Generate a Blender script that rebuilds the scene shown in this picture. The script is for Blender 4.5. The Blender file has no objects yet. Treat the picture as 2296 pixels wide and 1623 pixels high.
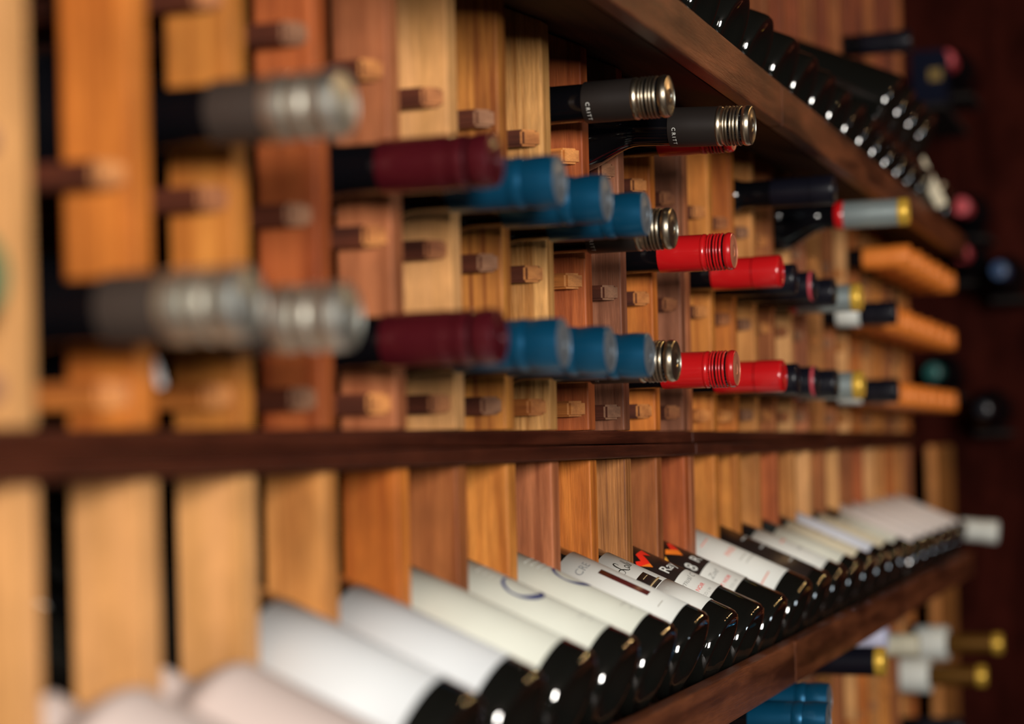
import bpy, bmesh, math, random
from mathutils import Vector, Matrix

random.seed(7)
scene = bpy.context.scene
COL = scene.collection
PI = math.pi

# ------------------------------------------------------------------ frame of the place
# x runs along the rack away from the camera, the rack's front plane is y = W,
# e = distance in front of that plane, h = height relative to the lens (1.45 m above the floor)
W = 0.428
H0 = 1.45
SP = 0.482            # height of one tier of the rack
BT = 0.017            # thickness of an upright
TILT = math.radians(24)


def V(t, e, h):
    return Vector((t, W - e, H0 + h))


# ------------------------------------------------------------------ materials
def nt(m):
    m.use_nodes = True
    t = m.node_tree
    t.nodes.clear()
    return t


def N(t, kind, **kw):
    n = t.nodes.new(kind)
    for k, v in kw.items():
        if k in n.inputs:
            n.inputs[k].default_value = v
        else:
            setattr(n, k, v)
    return n


def rgb(c):
    return (c[0], c[1], c[2], 1.0)


def plain(name, color, rough=0.5, metal=0.0, coat=0.0, bump=0.0, bscale=400, trans=0.0, spec=0.5, emit=None, estr=0, var=0.0):
    m = bpy.data.materials.new(name)
    t = nt(m)
    out = N(t, 'ShaderNodeOutputMaterial')
    p = N(t, 'ShaderNodeBsdfPrincipled')
    p.inputs['Base Color'].default_value = rgb(color)
    p.inputs['Roughness'].default_value = rough
    p.inputs['Metallic'].default_value = metal
    p.inputs['Coat Weight'].default_value = coat
    p.inputs['Coat Roughness'].default_value = 0.05
    p.inputs['Specular IOR Level'].default_value = spec
    if emit:
        p.inputs['Emission Color'].default_value = rgb(emit)
        p.inputs['Emission Strength'].default_value = estr
    t.links.new(p.outputs[0], out.inputs[0])
    tc = N(t, 'ShaderNodeTexCoord')
    nz = N(t, 'ShaderNodeTexNoise')
    nz.inputs['Scale'].default_value = bscale
    nz.inputs['Detail'].default_value = 3
    t.links.new(tc.outputs['Object'], nz.inputs['Vector'])
    if var > 0:
        mx = N(t, 'ShaderNodeMix', data_type='RGBA')
        mx.inputs[6].default_value = rgb([x * (1 - var) for x in color])
        mx.inputs[7].default_value = rgb([min(1, x * (1 + var)) for x in color])
        t.links.new(nz.outputs[0], mx.inputs[0])
        t.links.new(mx.outputs[2], p.inputs['Base Color'])
    if bump > 0:
        b = N(t, 'ShaderNodeBump')
        b.inputs['Strength'].default_value = bump
        b.inputs['Distance'].default_value = 0.0005
        t.links.new(nz.outputs[0], b.inputs['Height'])
        t.links.new(b.outputs[0], p.inputs['Normal'])
    return m


def wood(name, c1, c2, axis='z', rough=0.55, ring=1.0, bump=0.35, coat=0.0, speck=0.0, fine=1.0, spec=0.28):
    """grain stretched along one axis; every object gets its own cut of the grain"""
    c1 = (c1[0] * 1.06, c1[1] * 0.84, c1[2] * 0.68)
    c2 = (c2[0] * 0.80, c2[1] * 0.58, c2[2] * 0.42)
    m = bpy.data.materials.new(name)
    t = nt(m)
    L = t.links.new
    out = N(t, 'ShaderNodeOutputMaterial')
    p = N(t, 'ShaderNodeBsdfPrincipled')
    L(p.outputs[0], out.inputs[0])
    tc = N(t, 'ShaderNodeTexCoord')
    oi = N(t, 'ShaderNodeObjectInfo')
    mul = N(t, 'ShaderNodeMath', operation='MULTIPLY')
    mul.inputs[1].default_value = 37.0
    L(oi.outputs['Random'], mul.inputs[0])
    add = N(t, 'ShaderNodeVectorMath', operation='ADD')
    L(tc.outputs['Object'], add.inputs[0])
    L(mul.outputs[0], add.inputs[1])

    def mapped(s_long, s_cross):
        mp = N(t, 'ShaderNodeMapping')
        s = {'z': (s_cross, s_cross, s_long), 'x': (s_long, s_cross, s_cross), 'y': (s_cross, s_long, s_cross)}[axis]
        mp.inputs['Scale'].default_value = s
        L(add.outputs[0], mp.inputs['Vector'])
        return mp
    big = N(t, 'ShaderNodeTexNoise')
    big.inputs['Scale'].default_value = 1.0
    big.inputs['Detail'].default_value = 3.0
    big.inputs['Distortion'].default_value = 0.6
    L(mapped(5, 90 * ring).outputs[0], big.inputs['Vector'])
    fn = N(t, 'ShaderNodeTexNoise')
    fn.inputs['Scale'].default_value = 1.0
    fn.inputs['Detail'].default_value = 4.0
    fn.inputs['Roughness'].default_value = 0.65
    L(mapped(60 * fine, 900 * fine).outputs[0], fn.inputs['Vector'])
    blot = N(t, 'ShaderNodeTexNoise')
    blot.inputs['Scale'].default_value = 22.0
    blot.inputs['Detail'].default_value = 2.0
    L(add.outputs[0], blot.inputs['Vector'])
    ramp = N(t, 'ShaderNodeValToRGB')
    ramp.color_ramp.elements[0].position = 0.33
    ramp.color_ramp.elements[0].color = rgb(c2)
    ramp.color_ramp.elements[1].position = 0.66
    ramp.color_ramp.elements[1].color = rgb(c1)
    L(big.outputs[0], ramp.inputs[0])
    r2 = N(t, 'ShaderNodeMapRange')
    r2.inputs['From Min'].default_value = 0.05
    r2.inputs['From Max'].default_value = 0.7
    r2.inputs['To Min'].default_value = 0.62 - speck
    r2.inputs['To Max'].default_value = 1.12 + speck * 0.4
    L(fn.outputs[0], r2.inputs['Value'])
    r3 = N(t, 'ShaderNodeMapRange')
    r3.inputs['From Min'].default_value = 0.3
    r3.inputs['From Max'].default_value = 0.7
    r3.inputs['To Min'].default_value = 0.8
    r3.inputs['To Max'].default_value = 1.15
    L(blot.outputs[0], r3.inputs['Value'])
    mm = N(t, 'ShaderNodeMath', operation='MULTIPLY')
    L(r2.outputs[0], mm.inputs[0])
    L(r3.outputs[0], mm.inputs[1])
    vm = N(t, 'ShaderNodeVectorMath', operation='SCALE')
    L(ramp.outputs[0], vm.inputs[0])
    L(mm.outputs[0], vm.inputs['Scale'])
    L(vm.outputs[0], p.inputs['Base Color'])
    p.inputs['Roughness'].default_value = rough
    p.inputs['Coat Weight'].default_value = coat
    p.inputs['Coat Roughness'].default_value = 0.25
    p.inputs['Specular IOR Level'].default_value = spec
    b = N(t, 'ShaderNodeBump')
    b.inputs['Strength'].default_value = bump
    b.inputs['Distance'].default_value = 0.0006
    L(fn.outputs[0], b.inputs['Height'])
    L(b.outputs[0], p.inputs['Normal'])
    return m


WD = {
    'light': wood('light_oak_wood', (0.70, 0.43, 0.20), (0.76, 0.50, 0.22)),
    'amber': wood('amber_pine_wood', (0.62, 0.24, 0.045), (0.44, 0.14, 0.022)),
    'honey': wood('honey_pine_wood', (0.66, 0.31, 0.07), (0.48, 0.19, 0.035)),
    'red': wood('reddish_cedar_wood', (0.46, 0.145, 0.045), (0.32, 0.085, 0.025)),
    'pink': wood('pinkish_brown_wood', (0.45, 0.19, 0.09), (0.30, 0.11, 0.05)),
    'tan': wood('tan_ash_wood', (0.62, 0.33, 0.11), (0.50, 0.24, 0.07)),
    'stripe': wood('striped_honey_wood', (0.66, 0.32, 0.075), (0.36, 0.13, 0.03), ring=1.6),
    'rough': wood('rough_sawn_pale_wood', (0.70, 0.44, 0.17), (0.50, 0.27, 0.08), ring=2.0, bump=1.0, speck=0.2, fine=0.8),
    'mauve': wood('mauve_brown_walnut', (0.30, 0.14, 0.085), (0.20, 0.085, 0.05), speck=0.1),
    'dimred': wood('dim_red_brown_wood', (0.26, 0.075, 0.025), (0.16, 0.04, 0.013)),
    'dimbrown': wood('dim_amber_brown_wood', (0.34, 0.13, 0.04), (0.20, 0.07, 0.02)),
    'brown': wood('mid_brown_wood', (0.40, 0.165, 0.055), (0.27, 0.095, 0.03)),
    'darkstripe': wood('grooved_tan_wood', (0.52, 0.26, 0.09), (0.22, 0.09, 0.03), ring=2.4, bump=0.7),
}
RAILW = [wood('rail_wood_grey', (0.30, 0.17, 0.10), (0.22, 0.12, 0.07), axis='y'),
         wood('rail_wood_golden', (0.62, 0.30, 0.09), (0.42, 0.18, 0.05), axis='y'),
         wood('rail_wood_brown', (0.42, 0.19, 0.07), (0.28, 0.11, 0.04), axis='y')]
RAILSIDE = wood('rail_wood_shaded_side', (0.11, 0.032, 0.016), (0.06, 0.018, 0.010), axis='y')  # shadow on the rail sides put into their colour, darker than the mitred ends
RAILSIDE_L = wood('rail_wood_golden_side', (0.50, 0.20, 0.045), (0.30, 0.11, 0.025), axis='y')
STAIN = wood('dark_stained_beam_wood', (0.085, 0.026, 0.014), (0.045, 0.013, 0.008), axis='x', rough=0.38, ring=0.7, bump=0.5, speck=0.1)
STAIN_LIP = wood('dark_stained_lip_wood', (0.21, 0.082, 0.040), (0.06, 0.022, 0.014), axis='x', rough=0.34, ring=0.6, bump=1.0, speck=0.15)
STAIN_SHELF = wood('dark_stained_shelf_wood', (0.045, 0.018, 0.012), (0.025, 0.010, 0.007), axis='x', rough=0.7)
ENDWOOD = wood('dark_red_panel_wood', (0.045, 0.010, 0.008), (0.026, 0.006, 0.005), axis='z', rough=0.95, ring=0.2, spec=0.05)
BACKING = plain('black_backing_board', (0.012, 0.008, 0.007), 0.9)
FLOORM = wood('dark_floor_boards', (0.05, 0.025, 0.015), (0.025, 0.012, 0.008), axis='x', rough=0.6)
CEILM = plain('dark_ceiling_paint', (0.02, 0.014, 0.010), 0.95, spec=0.1)
PLASTER = plain('brown_aisle_wall_paint', (0.025, 0.015, 0.010), 0.95, spec=0.1)

GLASS = plain('black_green_bottle_glass', (0.006, 0.006, 0.005), 0.045, coat=1.0, spec=0.6)
GLASS_NECK = plain('black_neck_glass', (0.003, 0.003, 0.004), 0.09, spec=0.35)
GLASS_BROWN = plain('brown_black_bottle_glass', (0.016, 0.008, 0.004), 0.05, coat=1.0, spec=0.6)
ROSE = plain('pale_rose_paper_wrap', (0.66, 0.54, 0.49), 0.6, var=0.05, bscale=12)
AMBERG = plain('amber_neck_foil', (0.20, 0.09, 0.015), 0.35, 0.6)
C = {
    'grey_sleeve': plain('matte_grey_brown_sleeve', (0.060, 0.044, 0.036), 0.5, 0.3),
    'grey_cap': plain('pewter_screw_cap_metal', (0.80, 0.78, 0.68), 0.42, 1.0),
    'black_sleeve': plain('matte_black_sleeve', (0.020, 0.015, 0.013), 0.45, 0.2, bump=0.1, bscale=3000),
    'black_cap': plain('dark_pewter_cap_metal', (0.62, 0.53, 0.40), 0.30, 1.0),
    'maroon': plain('glossy_maroon_capsule', (0.10, 0.008, 0.014), 0.30, 0.45, coat=0.3),
    'blue': plain('teal_blue_capsule', (0.004, 0.090, 0.19), 0.33, 0.55, coat=0.15),
    'blue_end': plain('pale_stamped_cap_end', (0.20, 0.22, 0.24), 0.35, 0.5),
    'red': plain('bright_red_capsule', (0.55, 0.008, 0.010), 0.25, 0.0, coat=0.6),
    'red_end': plain('coppery_cap_end', (0.62, 0.22, 0.12), 0.35, 0.4),
    'dark': plain('dark_navy_capsule', (0.006, 0.006, 0.011), 0.28, 0.0, coat=0.0, spec=0.45),
    'silver': plain('silver_capsule', (0.42, 0.50, 0.50), 0.36, 0.6),
    'gold': plain('gold_foil_tip', (0.85, 0.52, 0.07), 0.35, 0.5),
    'orange': plain('orange_wax_capsule', (0.88, 0.25, 0.035), 0.45, 0.0),
    'white': plain('white_neck_band', (0.72, 0.74, 0.68), 0.5),
    'green': plain('green_capsule', (0.05, 0.16, 0.07), 0.5),
    'teal': plain('deep_teal_capsule', (0.004, 0.10, 0.09), 0.4),
    'pinkred': plain('rosy_red_capsule', (0.60, 0.07, 0.09), 0.45),
    'navy': plain('navy_capsule', (0.02, 0.06, 0.16), 0.4),
    'lilac': plain('lilac_white_band', (0.62, 0.62, 0.80), 0.5),
    'navy_box': plain('navy_carton_card', (0.004, 0.006, 0.018), 0.8, spec=0.1),
    'dullgold': plain('dull_gold_mark', (0.25, 0.16, 0.03), 0.6),
    'cream': plain('cream_capsule', (0.60, 0.56, 0.42), 0.5),
}
PAPER = {
    'white': plain('bright_white_label_paper', (0.70, 0.71, 0.71), 0.6, var=0.03, bscale=40),
    'cream': plain('ivory_label_paper', (0.74, 0.74, 0.63), 0.62, var=0.05, bscale=60),
    'soft': plain('soft_white_label_paper', (0.80, 0.80, 0.74), 0.6, var=0.03, bscale=50),
    'black': plain('black_label_paper', (0.022, 0.014, 0.012), 0.35),
    'pinkish': plain('pale_pink_label_paper', (0.88, 0.80, 0.76), 0.6, var=0.03),
    'bluish': plain('blue_white_label_paper', (0.74, 0.77, 0.86), 0.55),
    'tanpaper': plain('parchment_label_paper', (0.74, 0.66, 0.48), 0.6),
}
INK = {
    'black': plain('black_ink', (0.02, 0.02, 0.015), 0.5),
    'grey': plain('grey_ink', (0.42, 0.42, 0.40), 0.6),
    'darkgrey': plain('dark_grey_ink', (0.22, 0.22, 0.22), 0.6),
    'palegrey': plain('pale_grey_ink', (0.60, 0.59, 0.54), 0.6),
    'red': plain('red_ink', (0.85, 0.07, 0.07), 0.5),
    'palered': plain('coral_ink', (0.90, 0.30, 0.22), 0.5),
    'blue': plain('dark_blue_ink', (0.015, 0.03, 0.17), 0.5),
    'white': plain('white_ink', (0.80, 0.80, 0.74), 0.5),
    'gold': plain('gold_ink', (0.65, 0.48, 0.25), 0.4, 0.3),
    'scarlet': plain('scarlet_print', (0.90, 0.03, 0.012), 0.4),
    'orange': plain('orange_print', (0.95, 0.22, 0.02), 0.4),
    'amber': plain('amber_print', (0.95, 0.42, 0.05), 0.4),
    'picture': plain('dark_wine_picture', (0.10, 0.016, 0.014), 0.3, var=0.7, bscale=90),
}


# ------------------------------------------------------------------ mesh helpers
def link_mesh(name, me, parent=None, loc=(0, 0, 0)):
    o = bpy.data.objects.new(name, me)
    COL.objects.link(o)
    o.location = loc
    if parent:
        o.parent = parent
    return o


def bm_obj(name, bm, mats, parent=None, loc=(0, 0, 0), smooth=False):
    me = bpy.data.meshes.new(name)
    bmesh.ops.recalc_face_normals(bm, faces=bm.faces)
    bm.to_mesh(me)
    bm.free()
    for m in (mats if isinstance(mats, (list, tuple)) else [mats]):
        me.materials.append(m)
    if smooth:
        for p in me.polygons:
            p.use_smooth = True
    return link_mesh(name, me, parent, loc)


def empty(name, loc, label, cat, group=None, rot=(0, 0, 0)):
    o = bpy.data.objects.new(name, None)
    o.empty_display_size = 0.05
    COL.objects.link(o)
    o.location = loc
    o.rotation_euler = rot
    o['label'] = label
    o['category'] = cat
    if group:
        o['group'] = group
    return o


def tag(o, label, cat, group=None):
    o['label'] = label
    o['category'] = cat
    if group:
        o['group'] = group
    return o


def structure(o):
    o['kind'] = 'structure'
    return o


def prism_yz(poly, x0, x1, origin, bev=0.0012):
    """poly: list of (e,h); extruded along x from x0 to x1; coordinates kept relative to origin"""
    bm = bmesh.new()
    a = [bm.verts.new(V(x0, e, h) - origin) for e, h in poly]
    b = [bm.verts.new(V(x1, e, h) - origin) for e, h in poly]
    n = len(poly)
    bm.faces.new(a)
    bm.faces.new(b)
    for i in range(n):
        bm.faces.new((a[i], a[(i + 1) % n], b[(i + 1) % n], b[i]))
    if bev:
        bmesh.ops.bevel(bm, geom=list(bm.edges), offset=bev, segments=2, affect='EDGES', profile=0.6)
    return bm


def box_bm(c, s, bev=0.0):
    bm = bmesh.new()
    bmesh.ops.create_cube(bm, size=1.0)
    for v in bm.verts:
        v.co = Vector((v.co.x * s[0] + c[0], v.co.y * s[1] + c[1], v.co.z * s[2] + c[2]))
    if bev:
        bmesh.ops.bevel(bm, geom=list(bm.edges), offset=bev, segments=2, affect='EDGES')
    return bm


def lathe(prof, segs=48, mat_at=None):
    """prof: list of (r,z) [optionally (r,z,matindex)]"""
    bm = bmesh.new()
    rings = []
    for p in prof:
        r, z = p[0], p[1]
        if r < 1e-6:
            rings.append([bm.verts.new((0, 0, z))])
        else:
            rings.append([bm.verts.new((r * math.cos(2 * PI * i / segs), r * math.sin(2 * PI * i / segs), z)) for i in range(segs)])
    for k in range(len(rings) - 1):
        a, b = rings[k], rings[k + 1]
        mi = prof[k + 1][2] if len(prof[k + 1]) > 2 else 0
        for i in range(segs):
            j = (i + 1) % segs
            if len(a) == 1 and len(b) == 1:
                continue
            if len(a) == 1:
                f = bm.faces.new((a[0], b[j], b[i]))
            elif len(b) == 1:
                f = bm.faces.new((a[i], a[j], b[0]))
            else:
                f = bm.faces.new((a[i], a[j], b[j], b[i]))
            f.material_index = mi
            f.smooth = True
    return bm


def lathe_me(key, prof, mats, segs=48):
    bm = lathe(prof, segs)
    bmesh.ops.recalc_face_normals(bm, faces=bm.faces)
    me = bpy.data.meshes.new(key)
    bm.to_mesh(me)
    bm.free()
    for m in mats:
        me.materials.append(m)
    # crisp edges where the profile turns sharply
    try:
        me.set_sharp_from_angle(angle=math.radians(38))
    except Exception:
        pass
    return me


# ------------------------------------------------------------------ the bottle
R_BODY = 0.0362


def body_profile(R=R_BODY, L=0.30, neck=0.0135, shoulder=0.062, neck_len=0.085):
    p = [(0, 0.012), (R * 0.35, 0.010), (R * 0.62, 0.004), (R * 0.80, 0.0006), (R * 0.88, 0.0), (R * 0.945, 0.0009), (R * 0.985, 0.0034), (R, 0.0075)]
    zs = L - neck_len - shoulder
    p += [(R, 0.05), (R, 0.1), (R, zs)]
    for i in range(1, 13):
        a = i / 12.0
        s = 0.5 - 0.5 * math.cos(PI * a)
        s = s ** 1.15
        p.append((R + (neck - R) * s, zs + shoulder * (a ** 0.9)))
    p += [(neck, L - 0.03), (neck * 1.03, L - 0.008), (neck * 1.03, L - 0.003), (neck * 0.8, L - 0.001), (0, L - 0.001)]
    return p


ME = {}


def glass_me(kind='std', mat=None):
    k = ('glass', kind, mat.name if mat else '')
    if k not in ME:
        if kind == 'std':
            pr = body_profile()
        elif kind == 'slim':
            pr = body_profile(R=0.0352)
        elif kind == 'champ':
            pr = body_profile(R=0.040, L=0.31, neck=0.0145, shoulder=0.10, neck_len=0.06)
        elif kind == 'rose':
            pr = body_profile(R=0.0345, L=0.30, neck=0.0155, shoulder=0.026, neck_len=0.137)
        ME[k] = lathe_me('bottle_glass', pr, [mat or GLASS], 64)
    return ME[k]


def sleeve_me(key, mats, z0=-0.062, z1=-0.0235, r=0.0148):
    """capsule sleeve, z measured from the bottle's tip"""
    k = ('sleeve', key)
    if k not in ME:
        pr = [(r * 0.93, z0 - 0.0003), (r * 0.99, z0), (r, z0 + 0.0008), (r, (z0 + z1) / 2), (r * 0.995, z1), (r * 0.9, z1 + 0.0003)]
        ME[k] = lathe_me('capsule_sleeve', pr, mats)
    return ME[k]


def ridged_cap_me(key, mats, r=0.0150, z0=-0.0235, grooves=True, end=1, ridge=0.0007, bands=None):
    """screw cap with rolled ridges; last faces carry material 1 when given"""
    k = ('cap', key)
    if k not in ME:
        pr = [(r * 0.86, z0)]
        if grooves:
            # (from, to) of the raised bands as fraction of the cap
            bands = bands or [(0.00, 0.155), (0.225, 0.285), (0.315, 0.375), (0.43, 0.49), (0.52, 0.585), (0.625, 0.70), (0.765, 0.955)]
            Lc = -z0
            for a, b in bands:
                pr += [(r * 0.915, z0 + Lc * (a - 0.006))]
                for q in range(7):
                    w_ = q / 6
                    pr.append((r - ridge * 1.25 * (1 - math.sin(PI * (0.08 + 0.84 * w_))), z0 + Lc * (a + (b - a) * w_)))
                pr += [(r * 0.915, z0 + Lc * (b + 0.006))]
            pr = pr[:-2] + [(r * 0.955, -0.0006), (r * 0.90, 0.0)]
        else:
            pr += [(r, z0 + 0.0006), (r, -0.0022), (r * 0.975, -0.0007), (r * 0.92, 0.0)]
        pr += [(r * 0.90, 0.0), (r * 0.87, -0.0005, end), (r * 0.5, -0.0005, end), (r * 0.45, -0.0001, end), (r * 0.32, -0.0001, end), (r * 0.28, -0.0006, end), (0, -0.0006, end)]
        ME[k] = lathe_me('screw_cap', pr, mats)
    return ME[k]


def put(name, me, parent, z=0.0):
    return link_mesh(name, me, parent, (0, 0, z))


def cap_set(root, kind, L=0.30):
    """adds capsule parts of one kind to a bottle of length L (local z = axis)"""
    T = L + 0.0015
    if kind == 'grey':
        s = put('capsule_sleeve', sleeve_me('grey', [C['grey_sleeve']]), root, T)
        put('screw_cap', ridged_cap_me('greycap', [C['grey_cap'], C['grey_cap']], r=0.0152, z0=-0.036, bands=[(0.0, 0.36), (0.44, 0.60), (0.64, 0.95)]), root, T)
    elif kind == 'black':
        put('capsule_sleeve', sleeve_me('black', [C['black_sleeve']]), root, T)
        put('screw_cap', ridged_cap_me('black', [C['black_cap'], C['black_cap']], z0=-0.0265), root, T)
        tx = wrap_text('printed_text', 'CRITT', 0.0029, 0.0150, -82, T - 0.0582, INK['white'], root, align='LEFT', spacing=1.45)
    elif kind == 'maroon':
        put('capsule_sleeve', sleeve_me('maroon', [C['maroon']], z0=-0.064), root, T)
        put('screw_cap', ridged_cap_me('maroon', [C['maroon'], C['maroon']], z0=-0.036, bands=[(0.0, 0.3), (0.38, 0.6), (0.66, 0.95)]), root, T)
    elif kind == 'blue':
        put('capsule_sleeve', sleeve_me('blue', [C['blue']], z0=-0.066, z1=-0.029, r=0.0150), root, T)
        put('screw_cap', ridged_cap_me('blue', [C['blue'], C['blue_end']], r=0.0153, z0=-0.0285, bands=[(0.0, 0.30), (0.335, 0.95)]), root, T)
    elif kind == 'red':
        put('capsule_sleeve', sleeve_me('red', [C['red']], z0=-0.060, z1=-0.0255), root, T)
        put('screw_cap', ridged_cap_me('red', [C['red'], C['red_end']], z0=-0.0255), root, T)
    elif kind == 'redcork':
        put('capsule_sleeve', sleeve_me('redcork', [C['red']], z0=-0.062, z1=-0.0255, r=0.0144), root, T)
        put('capsule_top', ridged_cap_me('redcork', [C['red'], C['red']], r=0.0147, z0=-0.0252, grooves=False, end=0), root, T)
    elif kind in ('dark', 'darkring'):
        put('capsule_sleeve', sleeve_me('dark', [C['dark']], z0=-0.062, z1=-0.0235, r=0.0142), root, T)
        put('capsule_top', ridged_cap_me('dark', [C['dark'], C['dark']], r=0.0146, z0=-0.0235, grooves=False, end=0), root, T)
        if kind == 'darkring':
            o = put('red_ring', ring_me('rr', C['pinkred'], 0.0150, 0.003), root, T - 0.005)
    elif kind == 'silver':
        put('capsule_sleeve', sleeve_me('silver', [C['silver']], z0=-0.068, z1=-0.0105, r=0.0146), root, T)
        put('gold_tip', ridged_cap_me('goldtip', [C['gold'], C['gold']], r=0.0150, z0=-0.0105, grooves=False, end=0), root, T)
        put('red_band', ring_me('rb', C['red'], 0.0152, 0.009), root, T - 0.077)
    elif kind == 'darkgold':
        put('capsule_sleeve', sleeve_me('darkgold', [C['dark']], z0=-0.09, z1=-0.0105, r=0.0155), root, T)
        put('gold_tip', ridged_cap_me('goldtip2', [C['gold'], C['gold']], r=0.0158, z0=-0.0105, grooves=False, end=0), root, T)
    elif kind == 'blackwhite':
        put('capsule_sleeve', sleeve_me('bw', [C['dark']], z0=-0.041, z1=-0.02, r=0.0146), root, T)
        put('capsule_top', ridged_cap_me('bwt', [C['dark'], C['dark']], r=0.0149, z0=-0.0198, grooves=False, end=0), root, T)
        put('neck_label', ring_me('bwl', C['white'], 0.0150, 0.028), root, T - 0.071)
    elif kind == 'whiteband':
        put('neck_label', ring_me('wbl', C['white'], 0.0262, 0.062), root, T - 0.142)
        put('foil_neck', sleeve_me('amberfoil', [AMBERG], z0=-0.08, z1=-0.012, r=0.0150), root, T)
        put('gold_tip', ridged_cap_me('goldtip3', [C['gold'], C['gold']], r=0.0160, z0=-0.0125, grooves=False, end=0), root, T)
    elif kind in ('lilac', 'whitecap'):
        m = C['lilac'] if kind == 'lilac' else C['white']
        put('capsule_sleeve', sleeve_me(kind, [m], z0=-0.055, z1=-0.0205, r=0.0165), root, T)
        put('capsule_top', ridged_cap_me(kind + 't', [m, m], r=0.0172, z0=-0.0203, grooves=False, end=0), root, T)
    else:
        m = C[kind]
        put('capsule_sleeve', sleeve_me(kind, [m], z0=-0.060, z1=-0.0235, r=0.0148), root, T)
        put('capsule_top', ridged_cap_me(kind + 't', [m, m], r=0.0151, z0=-0.0235, grooves=False, end=0), root, T)


def ring_me(key, mat, r, h):
    k = ('ring', key)
    if k not in ME:
        ME[k] = lathe_me('band_ring', [(r - 0.0012, 0), (r - 0.0002, 0), (r, 0.0003), (r, h - 0.0003), (r - 0.0002, h), (r - 0.0012, h), (r - 0.0012, 0)], [mat])
    return ME[k]


def wrap_pt(r, phi_deg, z):
    a = math.radians(phi_deg)
    return Vector((r * math.sin(a), -r * math.cos(a), z))


def wrap_patch(name, r, p0, p1, z0, z1, mat, parent, corner=0.0, n=36, nz=2, thick=0.00018, hole=None):
    """a paper patch with thickness lying on a cylinder of radius r; p0..p1 in degrees"""
    bm = bmesh.new()
    cols = []
    half = math.radians(abs(p1 - p0)) * r / 2
    for i in range(n + 1):
        s = i / n
        s = 0.5 - 0.5 * math.cos(PI * s) if corner > 0 else s
        ph = p0 + (p1 - p0) * s
        u = half - abs((s - 0.5) * 2 * half)
        cut = 0.0
        if corner > 0 and u < corner:
            cut = corner - math.sqrt(max(0.0, corner ** 2 - (corner - u) ** 2))
        a, b = z0 + cut, z1 - cut
        cols.append([(ph, a + (b - a) * k / nz) for k in range(nz + 1)])
    outer = [[bm.verts.new(wrap_pt(r + thick, ph, z)) for ph, z in c] for c in cols]
    inner = [[bm.verts.new(wrap_pt(r, ph, z)) for ph, z in c] for c in cols]
    for i in range(n):
        for k in range(nz):
            bm.faces.new((outer[i][k], outer[i + 1][k], outer[i + 1][k + 1], outer[i][k + 1]))
            bm.faces.new((inner[i][k], inner[i][k + 1], inner[i + 1][k + 1], inner[i + 1][k]))
        bm.faces.new((outer[i][0], inner[i][0], inner[i + 1][0], outer[i + 1][0]))
        bm.faces.new((outer[i][nz], outer[i + 1][nz], inner[i + 1][nz], inner[i][nz]))
    for i in (0, n):
        for k in range(nz):
            bm.faces.new((outer[i][k], outer[i][k + 1], inner[i][k + 1], inner[i][k]))
    bmesh.ops.remove_doubles(bm, verts=bm.verts, dist=1e-7)
    return bm_obj(name, bm, mat, parent, smooth=True)


def wrap_poly(name, r, pts, mat, parent, step=0.0012):
    """pts: list of (phi_deg, z) convex or not; densified by slicing so that it follows the cylinder"""
    bm = bmesh.new()
    vs = [bm.verts.new((math.radians(p) * r, z, 0)) for p, z in pts]
    bm.faces.new(vs)
    bmesh.ops.triangulate(bm, faces=bm.faces)
    _bend(bm, r, step)
    return bm_obj(name, bm, mat, parent)


def _bend(bm, r, step):
    xs = [v.co.x for v in bm.verts]
    x = min(xs) + step
    while x < max(xs):
        bmesh.ops.bisect_plane(bm, geom=list(bm.verts) + list(bm.edges) + list(bm.faces), plane_co=(x, 0, 0), plane_no=(1, 0, 0), dist=1e-7)
        x += step
    for v in bm.verts:
        v.co = wrap_pt(r, math.degrees(v.co.x / r), v.co.y)


UNREADABLE = {'cabernet', '2014', 'MERLOT', 'Letizia', 'estate', '* estate', 'red wine', 'of the valley', '*   2013', 'RESERVE', 'CHATEAU', 'bordeaux'}


def wrap_text(name, s, size, r, phi0, z, mat, parent, align='CENTER', shear=0.0, spacing=1.0, thick=0.0, bold=0.0, squash=1.0):
    if s in UNREADABLE or s.startswith('VINEYARD'):
        wdeg = math.degrees(len(s) * size * 0.62 * squash / r)
        a = phi0 - wdeg / 2 if align == 'CENTER' else phi0
        return wrap_patch('ink_line', r, a, a + wdeg, z + size * 0.15, z + size * 0.5, mat, parent, n=10, thick=0.00012)
    key = ('text', s, size, round(r, 5), phi0, round(z, 5), align, shear, spacing, mat.name, bold)
    if key not in ME:
        cu = bpy.data.curves.new('lettering', 'FONT')
        cu.body = s
        cu.size = size * 1.38
        cu.align_x = align
        cu.shear = shear
        cu.space_character = spacing
        cu.offset = bold
        cu.resolution_u = 3
        o = bpy.data.objects.new('lettering_source', cu)
        COL.objects.link(o)
        dg = bpy.context.evaluated_depsgraph_get()
        me0 = bpy.data.meshes.new_from_object(o.evaluated_get(dg))
        bpy.data.objects.remove(o)
        bpy.data.curves.remove(cu)
        bm = bmesh.new()
        bm.from_mesh(me0)
        bpy.data.meshes.remove(me0)
        off = math.radians(phi0) * r
        for v in bm.verts:
            v.co.x = v.co.x * squash + off
            v.co.y += z
            v.co.z = 0
        _bend(bm, r + 0.00012, 0.0015)
        me = bpy.data.meshes.new('lettering')
        bm.to_mesh(me)
        bm.free()
        me.materials.append(mat)
        ME[key] = me
    return link_mesh(name, ME[key], parent)


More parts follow.
